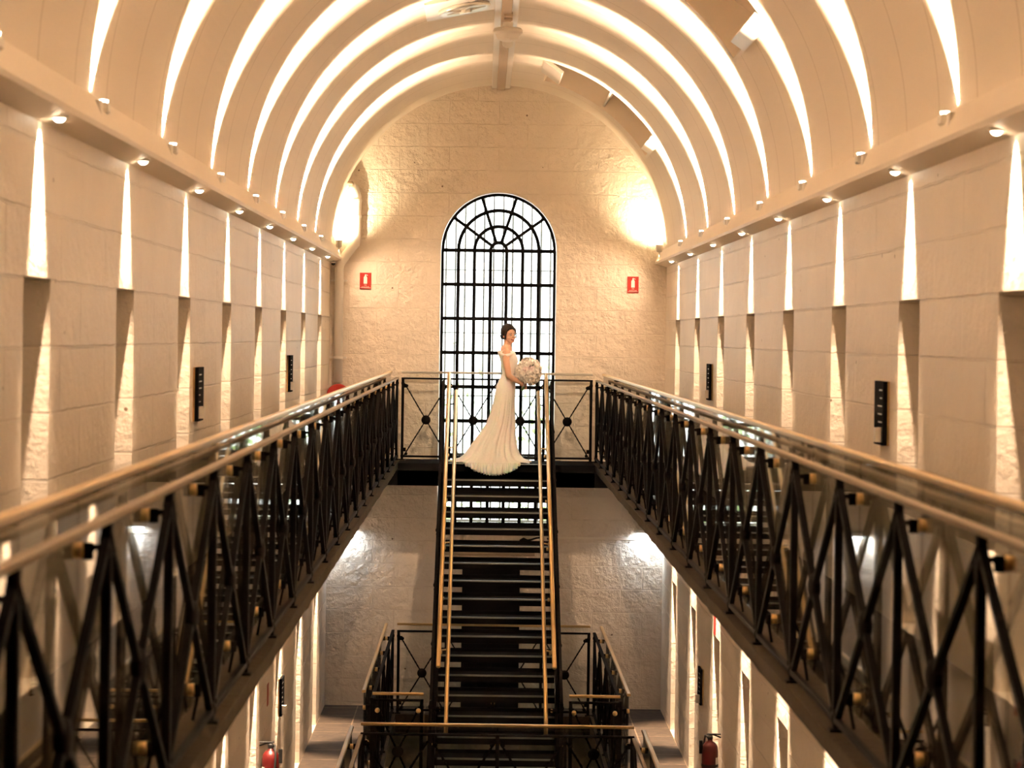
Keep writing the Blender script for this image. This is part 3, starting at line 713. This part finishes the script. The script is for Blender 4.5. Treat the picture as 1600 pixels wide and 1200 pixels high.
# conduit, round fitting and vent at the crown of the vault
def conduit():
    root = empty('cable_tray', (0, 0, VZ + VR - .025))
    m = MB(); m.box(-.115, .115, YN, YE - .01, -.012, .02, bev=.004); m.build('tray', M['white'], root)
    m = MB(); m.box(-.05, .05, YN, YE - .02, -.032, -.012, bev=.004); m.build('trunking', M['hatchdark'], root)
    tag(root, 'cream cable trunking running along the crown of the vault', 'trunking')
conduit()
def crown_fitting(y):
    root = empty('ceiling_fitting', (0.02, y, VZ + VR - .0575)); 
    m = MB(); m.lathe([(.001, .0), (.05, .0), (.05, -.05), (.13, -.06), (.145, -.075), (.145, -.10), (.12, -.12), (.10, -.17), (.06, -.185), (.001, -.187)], n=32); m.build('body', M['white'], root, smooth=False)
    m = MB(); m.tube([(0, .04, -.12), (0, .16, -.19)], [.05, .055], 18); m.build('added_spot_head', M['white'], root, smooth=False)
    m = MB(); m.tube([(0, .158, -.189), (0, .164, -.192)], [.05, .045], 18); m.build('lens', M['warmlens'], root)
    spot(root, (0, .18, -.20), (0, 5.7, -3.6), (1, 0, 0), 360, 24, 24, blend=.9, rad=.04)  # added fill spot with made-up head and lens, brightens bride and landing
    m = MB()
    for k in range(2): m.box(-.04, .04, -.35 - k * .25, -.25 - k * .25, -.02, .03, bev=.004)
    m.build('junction_box', M['hatchdark'], root)
    tag(root, 'round white fitting with an added spot head hanging from the trunking at the vault crown', 'ceiling fitting')
crown_fitting(23.2)
def ceiling_vent():
    # an oval ringed fan plate tangent to the vault left of the crown
    t = R(101.5); y = 21.9; root = empty('ceiling_fan_vent', (VR * .985 * math.cos(t), y, VZ + VR * .985 * math.sin(t))); root.rotation_euler = (0, -(t - PI / 2), 0)
    m = MB(); m.box(-.36, .30, -.55, .55, -.02, .02, bev=.005); m.build('plate', M['white'], root)
    m = MB(); vs = []
    m.lathe([(.20, -.02), (.24, -.02), (.25, -.05), (.24, -.06), (.20, -.05)], n=40); m.build('ring', M['chrome'], root, smooth=True)
    m = MB(); m.lathe([(.001, -.022), (.2, -.022), (.2, -.02), (.001, -.02)], n=32); m.build('grille_disc', M['hatchdark'], root)
    m = MB(); m.lathe([(.001, -.09), (.05, -.085), (.06, -.03), (.001, -.02)], n=20)
    for k in range(5):
        a = 2 * PI * k / 5; m.tube([(.05 * math.cos(a), .05 * math.sin(a), -.05), (.20 * math.cos(a), .20 * math.sin(a), -.045)], [.02, .012], 6)
    m.build('hub', M['chrome'], root)
    tag(root, 'round chrome ceiling fan vent on a pale plate at the top edge', 'vent')
ceiling_vent()
def lower_hook():
    root = empty('wall_hook', (.46, YE - .01, -.995))
    m = MB(); m.tube([(-.14, -.03, -.012), (-.10, -.05, .01), (-.05, -.05, .0), (0, -.04, .01), (.06, -.03, .03), (.12, 0, .035)], [.022, .026, .014, .012, .011, .010], 8); m.build('arm', M['iron'], root, smooth=True)
    tag(root, 'small black iron hook below the lower part of the window', 'hook')
lower_hook()
def ledge():
    root = empty('wall_ledge', (0, YE, -1.16)); m = MB(); m.box(-.62, .50, -.05, .0, -.03, .02, bev=.01); m.build('shelf', M['hatchdark'], root); tag(root, 'narrow stone ledge over the black door of the lower end wall', 'ledge')
ledge()

# ------------------------------------------------------------------ the bride
M['skin'] = mat('warm skin', (0.72, 0.44, 0.31), 0.6, spec=.25, sub=0.04, bump=0.0008, bscale=90)
M['hair'] = mat('dark brown hair', (0.012, 0.006, 0.004), 0.6, spec=.2, bump=0.004, bscale=40, bstr=0.6)
M['lips'] = mat('rose lipstick', (0.42, 0.07, 0.07), 0.3)
M['eye'] = mat('eye white', (0.8, 0.78, 0.75), 0.2)
M['iris'] = mat('dark iris and lashes', (0.02, 0.012, 0.008), 0.3)
M['lace'] = mat('ivory beaded lace', (0.90, 0.85, 0.79), 0.55, bump=0.006, bscale=55, bstr=0.9, vary=0.06, vscale=40, sub=0.1)
M['tulle'] = mat('ivory tulle', (0.90, 0.85, 0.79), 0.7, bump=0.004, bscale=25, bstr=0.5, sub=0.25)
M['petal'] = mat('white rose petal', (0.97, 0.93, 0.88), 0.6)
M['blush'] = mat('blush rose petal', (0.93, 0.80, 0.78), 0.6)
M['stem'] = mat('flower stem green', (0.12, 0.22, 0.06), 0.5)

def loft(m, rings, n=32, cap=True):
    """rings: (cx, cy, z, rx, ry) ellipses, or lists of points"""
    vs = []
    for r in rings:
        if len(r) == 5 and not isinstance(r[0], (tuple, list, Vector)):
            cx, cy, z, rx, ry = r
            vs += [(cx + rx * math.cos(2 * PI * k / n), cy + ry * math.sin(2 * PI * k / n), z) for k in range(n)]
        else: vs += [tuple(p) for p in r]
    fs = [(i * n + k, i * n + (k + 1) % n, (i + 1) * n + (k + 1) % n, (i + 1) * n + k) for i in range(len(rings) - 1) for k in range(n)]
    if cap: fs += [tuple(range(n - 1, -1, -1)), tuple(range((len(rings) - 1) * n, len(rings) * n))]
    return m.add(vs, fs)

def bride():
    root = empty('person', (.147, 28.90, 0))
    HEAD = Matrix.Translation((-.012, -.01, 1.472)) @ Matrix.Rotation(R(33), 4, 'Z') @ Matrix.Rotation(R(-5), 4, 'Y') @ Matrix.Rotation(R(4), 4, 'X')
    b = MB()
    # torso and legs
    loft(b, [(-.05, 0, .80, .10, .14), (-.045, 0, .90, .098, .145), (-.025, 0, .98, .085, .125), (-.008, 0, 1.08, .066, .104), (-.010, 0, 1.15, .074, .112), (-.015, 0, 1.23, .085, .128), (-.025, 0, 1.30, .088, .148), (-.04, 0, 1.345, .075, .158), (-.042, 0, 1.385, .072, .148), (-.042, 0, 1.412, .066, .122), (-.040, 0, 1.430, .054, .085), (-.037, 0, 1.445, .044, .05)])
    for sy in (-1, 1):
        b.tube([(-.05, sy * .075, .86), (-.035, sy * .075, .48), (-.05, sy * .07, .09), (-.045, sy * .07, .05)], [.085, .055, .034, .036], 16)
        b.tube([(-.07, sy * .07, .04), (.03, sy * .07, .035), (.13, sy * .07, .022)], [.032, .036, .022], 12)
        b.sphere((.095, sy * .045, 1.255) if False else (.035, sy * .055, 1.255), (.055, .06, .06), 16, 10)
        b.sphere((-.042, sy * .155, 1.348), (.052, .05, .052), 16, 10)
    # neck
    b.tube([(-.045, 0, 1.34), (-.038, -.002, 1.42), (-.022, -.004, 1.50), (-.012, -.006, 1.55)], [.060, .048, .045, .048], 20)
    # arms
    ra = [(-.045, -.165, 1.335), (-.045, -.19, 1.25), (-.012, -.205, 1.075), (.045, -.20, 1.03), (.125, -.16, .985), (.143, -.150, .975)]
    b.tube(ra, [.044, .041, .036, .035, .024, .023], 18); b.sphere(ra[2], .036, 14, 10)
    la = [(-.035, .165, 1.335), (-.03, .20, 1.24), (.0, .21, 1.08), (.06, .14, 1.03), (.14, -.01, .985), (.155, -.04, .975)]
    b.tube(la, [.044, .040, .035, .034, .024, .023], 18); b.sphere(la[2], .035, 14, 10)
    # hands closed round the stems; stem axis runs from (.165,-.10,.90) upward to the bouquet
    ax = Vector((.178, -.102, .955))
    def hand(palm0, palm1, side, dz, th):
        b.tube([palm0, (Vector(palm0) + Vector(palm1)) / 2, palm1], [.022, .027, .026], 14)
        for f in range(4):
            z = ax.z + dz + .027 - f * .018; rr = .027; s0 = side * PI / 2; pts = []
            ln = (2.6, 2.9, 2.75, 2.3)[f]
            for k in range(6):
                a = s0 + side * (-.4 + ln * k / 5); pts.append((ax.x + rr * math.sin(a) * .95 + .004, ax.y - rr * math.cos(a) * side * side, z - .002 * k))
            b.tube(pts, [.0095, .0095, .009, .0085, .008, .0065], 10)
        b.tube([Vector(palm1) + Vector((-.012, 0, .01)), Vector(palm1) + Vector((.0, -.018 * th, .032)), Vector((ax.x + .012, ax.y - .026 * th, ax.z + dz + .045))], [.013, .011, .0085], 10)
    hand((.136, -.152, .978), (.152, -.128, .966), -1, .0, 1)
    hand((.150, -.045, .978), (.158, -.076, .962), 1, -.012, -1)
    # head
    h = MB()
    loft(h, [(0, -.062, .000, .014, .012), (0, -.060, .008, .030, .024), (0, -.048, .025, .043, .042), (0, -.030, .048, .053, .060), (0, -.014, .075, .061, .077), (0, -.004, .100, .067, .086), (0, .002, .130, .0715, .090), (0, .006, .160, .071, .090), (0, .008, .188, .060, .078), (0, .010, .208, .040, .054), (0, .010, .220, .012, .018)], n=36)
    h.sphere((0, -.070, .014), (.018, .014, .014), 14, 8)
    for sx in (-1, 1):
        h.sphere((sx * .036, -.064, .066), (.020, .018, .019), 14, 8)      # cheek
        h.sphere((sx * .069, .006, .085), (.006, .014, .024), 12, 8)      # ear
        h.sphere((sx * .028, -.080, .118), (.022, .010, .008), 12, 8)      # brow ridge
        h.sphere((sx * .010, -.093, .071), (.008, .008, .006), 10, 6)      # nostril wing
    h.tube([(0, -.084, .115), (0, -.095, .09), (0, -.104, .074), (0, -.094, .068)], [.007, .009, .0105, .007], 12)
    h.sphere((0, -.084, .044), (.024, .012, .018), 14, 8)
    h.xf(HEAD); b.add(h.v, h.f)
    body = b.build('body', M['skin'], root, fix=True)
    rm = body.modifiers.new('union', 'REMESH'); rm.mode = 'VOXEL'; rm.voxel_size = .0032; rm.use_smooth_shade = True
    sm = body.modifiers.new('smooth', 'SMOOTH'); sm.iterations = 3; sm.factor = .5
    # eyes, brows, lips
    for sx in (-1, 1):
        e = MB(); e.sphere((sx * .028, -.0795, .098), (.0125, .010, .0065), 14, 8); e.xf(HEAD); eo = e.build('eye', M['eye'], body, smooth=True)
        e = MB(); e.sphere((sx * .028, -.0875, .098), (.0052, .0035, .0055), 12, 8); e.tube([(sx * .014, -.086, .099), (sx * .022, -.0905, .1045), (sx * .034, -.088, .105), (sx * .043, -.079, .1)], .0017, 6); e.xf(HEAD); e.build('iris', M['iris'], eo)
        e = MB(); e.tube([(sx * .013, -.0905, .118), (sx * .026, -.0905, .1235), (sx * .042, -.081, .119)], [.0022, .003, .0014], 6); e.xf(HEAD); e.build('eyebrow', M['hair'], body)
    e = MB(); e.tube([(-.026, -.083, .050), (-.012, -.0955, .0455), (0, -.098, .045), (.012, -.0955, .0455), (.026, -.083, .050)], [.002, .0035, .003, .0035, .002], 8)
    e.tube([(-.026, -.083, .050), (-.012, -.094, .034), (0, -.0965, .031), (.012, -.094, .034), (.026, -.083, .050)], [.002, .004, .0045, .004, .002], 8); e.xf(HEAD); lp = e.build('lips', M['lips'], body, smooth=True)
    e = MB(); e.sphere((0, -.090, .0395), (.019, .006, .0055), 14, 8); e.xf(HEAD); e.build('teeth', M['eye'], lp, smooth=True)
    # hair: cap with side parting, swept back into a low bun
    hm = MB(); hm.sphere((0, .016, .130), (.084, .106, .104), 48, 32)
    out = []
    for v in hm.v:
        x, y, z = v; d = 1.0
        f = max(0, min(1, (-y - .005) / .05)); hl = .168 - .04 * (abs(x + .012) / .07) ** 1.5
        if z < hl: d -= .30 * f * min(1, (hl - z) / .012)
        if z < .05: d -= .14 * min(1, (.05 - z) / .05) * (1 if y < .0 else .3)
        st = .0022 * math.sin(38 * math.atan2(x + .012, .25 - z) + 9 * y) * (1 if z > .05 else .4)
        c = Vector((0, .016, .13)); q = c + (Vector(v) - c) * d * (1 + st * 8); out.append(tuple(q))
    hm.v = out; hm.xf(HEAD); hc = hm.build('hair', M['hair'], body, smooth=True)
    bn = MB()
    for k in range(7):
        a0 = 2 * PI * k / 7; bn.tube([(.030 * math.cos(a0 + t * .55) * (1 - .06 * t), .112 + .012 * math.sin(t), .072 + .030 * math.sin(a0 + t * .55) * (1 - .06 * t)) for t in range(8)], [.010, .015, .018, .019, .018, .016, .013, .008], 10)
    bn.sphere((0, .108, .072), (.036, .030, .036), 18, 12); bn.xf(HEAD); bn.build('bun', M['hair'], hc, smooth=True)
    ls = MB()
    for sx in (-1, 1):
        for q in range(3):
            ls.tube([(sx * (.050 - .006 * q), -.062, .180), (sx * (.070 - .003 * q), -.052, .140), (sx * (.078 - .002 * q), -.036 - .006 * q, .095), (sx * (.076), -.034 - .01 * q, .055 - .01 * q)], [.007, .008, .006, .0015], 8)
    ls.xf(HEAD); ls.build('loose_strands', M['hair'], hc, smooth=True)
    er = MB()
    for sx in (-1, 1): pass
    # dress: fitted bodice, mermaid skirt, train that pours over the edge of the landing
    rnd = random.Random(11); n = 160; ph = [rnd.uniform(0, 2 * PI) for _ in range(8)]
    prof = [(1.372, -.045, .098, .178, 0), (1.335, -.037, .106, .172, .0), (1.285, -.012, .108, .160, 0), (1.24, -.004, .105, .150, 0), (1.17, -.008, .088, .132, 0), (1.10, -.003, .078, .122, 0), (1.03, -.020, .094, .142, .0), (.95, -.040, .114, .170, .0), (.86, -.048, .120, .182, .002), (.74, -.060, .130, .185, .005), (.60, -.076, .146, .20, .010), (.48, -.098, .168, .215, .016), (.36, -.135, .205, .24, .024), (.26, -.165, .245, .27, .032), (.17, -.185, .285, .31, .04), (.10, -.195, .325, .345, .045), (.055, -.20, .375, .38, .05), (.025, -.205, .43, .42, .055), (.010, -.205, .475, .455, .06)]
    rings = []
    for (z, cx, rx, ry, rp) in prof:
        ring = []
        for k in range(n):
            a = 2 * PI * k / n
            w = math.sin(17 * a + ph[0] + 1.3 * z) * .5 + math.sin(29 * a + ph[1] - 3 * z) * .35 + math.sin(11 * a + ph[2]) * .4
            s_ = 1 + 0; x = cx + rx * math.cos(a); y = ry * math.sin(a); l = math.hypot(math.cos(a), math.sin(a))
            x += rp * w * math.cos(a) * .8; y += rp * w * math.sin(a) * .8; zz = z
            if z < .03: zz = z + .006 * (1 + math.sin(23 * a + ph[3]))
            if z < .2: x -= .0
            y = min(y, .34)
            if y < -.30:
                ex = -.30 - y; y = -.30 - .052 * math.tanh(ex / .045); zz = max(.014, zz * (1 - .6 * math.tanh(ex * 10))) - .14 * math.tanh(max(0, ex - .05) * 10)
            ring.append((x, y, zz))
        rings.append(ring)
    d = MB(); loft(d, rings, n=n, cap=False); sk = d.build('dress', M['lace'], body, smooth=True)
    so = sk.modifiers.new('cloth', 'SOLIDIFY'); so.thickness = .003
    # off the shoulder sleeves
    for sy in (-1, 1):
        d = MB(); d.tube([(.045, sy * .075, 1.335), (.02, sy * .16, 1.335), (-.03, sy * .205, 1.318), (-.085, sy * .185, 1.322), (-.125, sy * .09, 1.345), (-.13, 0, 1.352)], [.010, .015, .019, .018, .014, .010], 16)
        so_ = d.build('dress_sleeve', M['lace'], body, smooth=True)
    # tulle frill along the hem spilling over the landing edge
    d = MB(); vs = []; m_ = 240
    for r in range(5):
        for k in range(m_ + 1):
            t = k / m_; x = -.50 + .64 * t; dep = math.sin(PI * t) ** .55
            y = -.350 - .008 * r * dep - .010 * math.sin(60 * t * PI + r * .3) - .006 * math.sin(93 * t * PI)
            vs.append((x + .012 * math.sin(41 * t * PI) * r / 4, y, .02 - r * .037 * dep + .006 * math.sin(77 * t * PI) * r / 4))
    d.add(vs, [(r * (m_ + 1) + k, r * (m_ + 1) + k + 1, (r + 1) * (m_ + 1) + k + 1, (r + 1) * (m_ + 1) + k) for r in range(4) for k in range(m_)])
    fr = d.build('hem_frill', M['tulle'], sk, smooth=True); so = fr.modifiers.new('cloth', 'SOLIDIFY'); so.thickness = .002
    # train lying back along the landing to the left
    d = MB(); vs = []; N1, N2 = 40, 60
    for i in range(N1 + 1):
        for k in range(N2 + 1):
            u = i / N1; t = k / N2 * 2 - 1; x = -.30 - .42 * u; wd = .20 * math.sqrt(max(0.0, 1 - u ** 2.2)) + .01
            vs.append((x + .02 * math.cos(9 * t), -.03 + t * wd, max(.012, .10 * (1 - u) ** 1.6 * (1 - t * t) + .016 + .012 * math.sin(16 * t + 3 * u) * (.4 + u))))
    d.add(vs, [(i * (N2 + 1) + k, i * (N2 + 1) + k + 1, (i + 1) * (N2 + 1) + k + 1, (i + 1) * (N2 + 1) + k) for i in range(N1) for k in range(N2)])
    tr = d.build('dress_train', M['tulle'], sk, smooth=True); so = tr.modifiers.new('cloth', 'SOLIDIFY'); so.thickness = .003
    tag(root, 'person in an ivory off-shoulder wedding dress with train, holding a bouquet on the landing', 'person')
bride()

def rose(r, seed, mt):
    rnd = random.Random(seed); m = MB()
    m.sphere((0, 0, .30 * r), (.30 * r, .30 * r, .42 * r), 10, 8)
    for layer, (cnt, rad, tilt, ht) in enumerate(((3, .36, .15, .80), (4, .52, .35, .78), (5, .70, .62, .66), (6, .88, .95, .46))):
        for p in range(cnt):
            a = 2 * PI * (p + rnd.uniform(-.2, .2) + layer * .5) / cnt; wdt = 2 * PI / cnt * .72; vs = []; A, B = 7, 6
            for i in range(A + 1):
                for j in range(B + 1):
                    u = (i / A - .5) * 2; v = j / B; edge = 1 - .28 * u * u * v
                    rr = rad * r * (.30 + .70 * math.sin(v * PI / 2 * .95)) + (.13 * r * tilt * v ** 3)
                    z = ht * .72 * r * v * edge - .10 * r * tilt * v ** 4
                    vs.append((rr * math.cos(a + u * wdt), rr * math.sin(a + u * wdt), z))
            m.add(vs, [(i * (B + 1) + j, i * (B + 1) + j + 1, (i + 1) * (B + 1) + j + 1, (i + 1) * (B + 1) + j) for i in range(A) for j in range(B)])
    return m.build('rose', mt, None, smooth=True, fix=False)

def bouquet():
    c0 = Vector((.147 + .232, 28.90 - .12, 1.120)); root = empty('bouquet', (.147 + .178, 28.90 - .102, .955)); o0 = c0 - Vector(root.location)
    protos = [rose(.048, 1, M['petal']), rose(.040, 2, M['petal']), rose(.043, 3, M['blush']), rose(.055, 4, M['petal'])]
    rnd = random.Random(5); N = 72; first = set()
    for k in range(N):
        z = 1 - 2 * (k + .5) / N; ph = k * 2.39996; d = Vector((math.sqrt(1 - z * z) * math.cos(ph), math.sqrt(1 - z * z) * math.sin(ph), z))
        stemdir = (Vector((0, 0, 0)) - o0).normalized()
        if d.dot(stemdir) > .86: continue
        p = o0 + Vector((d.x * .140, d.y * .118, d.z * .145)) * rnd.uniform(.90, 1.08)
        pi_ = rnd.choice((0, 0, 1, 1, 2, 3)); pr = protos[pi_]
        if pi_ not in first: o = pr; first.add(pi_)
        else: o = pr.copy(); C.objects.link(o)
        o.parent = root; o.location = p; o.rotation_mode = 'QUATERNION'; o.rotation_quaternion = d.to_track_quat('Z', 'Y')
        s_ = rnd.uniform(.85, 1.2); o.scale = (s_, s_, s_)
    for i, pr in enumerate(protos):
        if i not in first: bpy.data.objects.remove(pr)
    m = MB(); m.sphere(tuple(o0), (.120, .105, .128), 20, 12); m.build('filler_flowers', M['petal'], root, smooth=True)
    for k in range(7):
        d = Vector((rnd.gauss(0, 1), rnd.gauss(0, 1), rnd.gauss(0, 1))).normalized(); p = o0 + d * .150; q = d.to_track_quat('Z', 'Y').to_matrix(); s_ = rnd.uniform(.02, .034)
        lf = MB(); g = [(-.5, 0, 0), (0, -.1, .5), (0, .0, 1.5), (.5, 0, .1), (0, .22, .6)]
        lf.add([p + q @ Vector(v) * s_ for v in ((0, 0, 0), (-.42, .1, .6), (0, .22, .75), (.42, .1, .6), (0, .0, 1.6))], [(0, 2, 1), (0, 3, 2), (1, 2, 4), (2, 3, 4)]); lf.build('leaf', M['stem'], root)
    for k in range(9):
        a = 2 * PI * k / 9; r = .012 if k else 0; m = MB(); b_ = Vector((-.035, .012, -.12)); 
        m.tube([o0 * .5 + Vector((r * 2 * math.cos(a), r * 2 * math.sin(a), 0)), Vector((r * math.cos(a), r * math.sin(a), 0)), b_ * .55 + Vector((r * 1.6 * math.cos(a), r * 1.6 * math.sin(a), 0))], .0042, 7); m.build('flower_stem', M['stem'], root, smooth=True)
    m = MB(); m.tube([(.006, -.002, .03), (-.008, .002, -.02)], .0185, 14); m.build('ribbon', M['tulle'], root, smooth=True)
    tag(root, 'round bouquet of white and blush roses in the hands of the bride', 'bouquet')
bouquet()

# ------------------------------------------------------------------ outside the window
mb = MB(); mb.box(-30, 30, YE + 1.2, 70, -6.5, -6.3); struct(mb.build('ground_yard', M['ground']))
def tree(x, y, h, r, label, seed):
    rnd = random.Random(seed); root = empty('tree', (x, y, -6.3)); H = h
    m = MB(); m.tube([(0, 0, 0), (.1, .05, H * .4), (0, 0, H * .75), (.1, 0, H * .95)], [.18, .14, .09, .03], 10)
    tips = []
    for k in range(14):
        a = rnd.uniform(0, 2 * PI); z = H * rnd.uniform(.35, .8); l = r * rnd.uniform(.5, .9); e = (l * math.cos(a), l * math.sin(a), z + l * rnd.uniform(.3, .8)); m.tube([(0, 0, z), (e[0] * .5, e[1] * .5, z + (e[2] - z) * .6), e], [.06, .04, .015], 6); tips.append(e)
    m.build('trunk', M['bark'], root, smooth=True)
    f = MB()
    for k in range(5200):
        t = rnd.choice(tips); c = Vector(t) + Vector((rnd.gauss(0, .45), rnd.gauss(0, .45), rnd.gauss(0, .45))); q = Euler((rnd.uniform(0, 6), rnd.uniform(0, 6), rnd.uniform(0, 6))).to_matrix(); s_ = rnd.uniform(.04, .09)
        f.add([c + q @ Vector(v) * s_ for v in ((-1, 0, 0), (0, -.45, .1), (1.1, 0, 0), (0, .45, .1))], [(0, 1, 2, 3)])
    f.build('foliage', M['leaf'], root, fix=False); tag(root, label, 'tree', 'trees outside the window')
tree(-2.4, 38, 7.6, 2.0, 'pale green tree outside the window, left of the bride', 3)
tree(2.6, 42, 7.2, 2.2, 'pale green tree outside the window, right of the bride', 5)
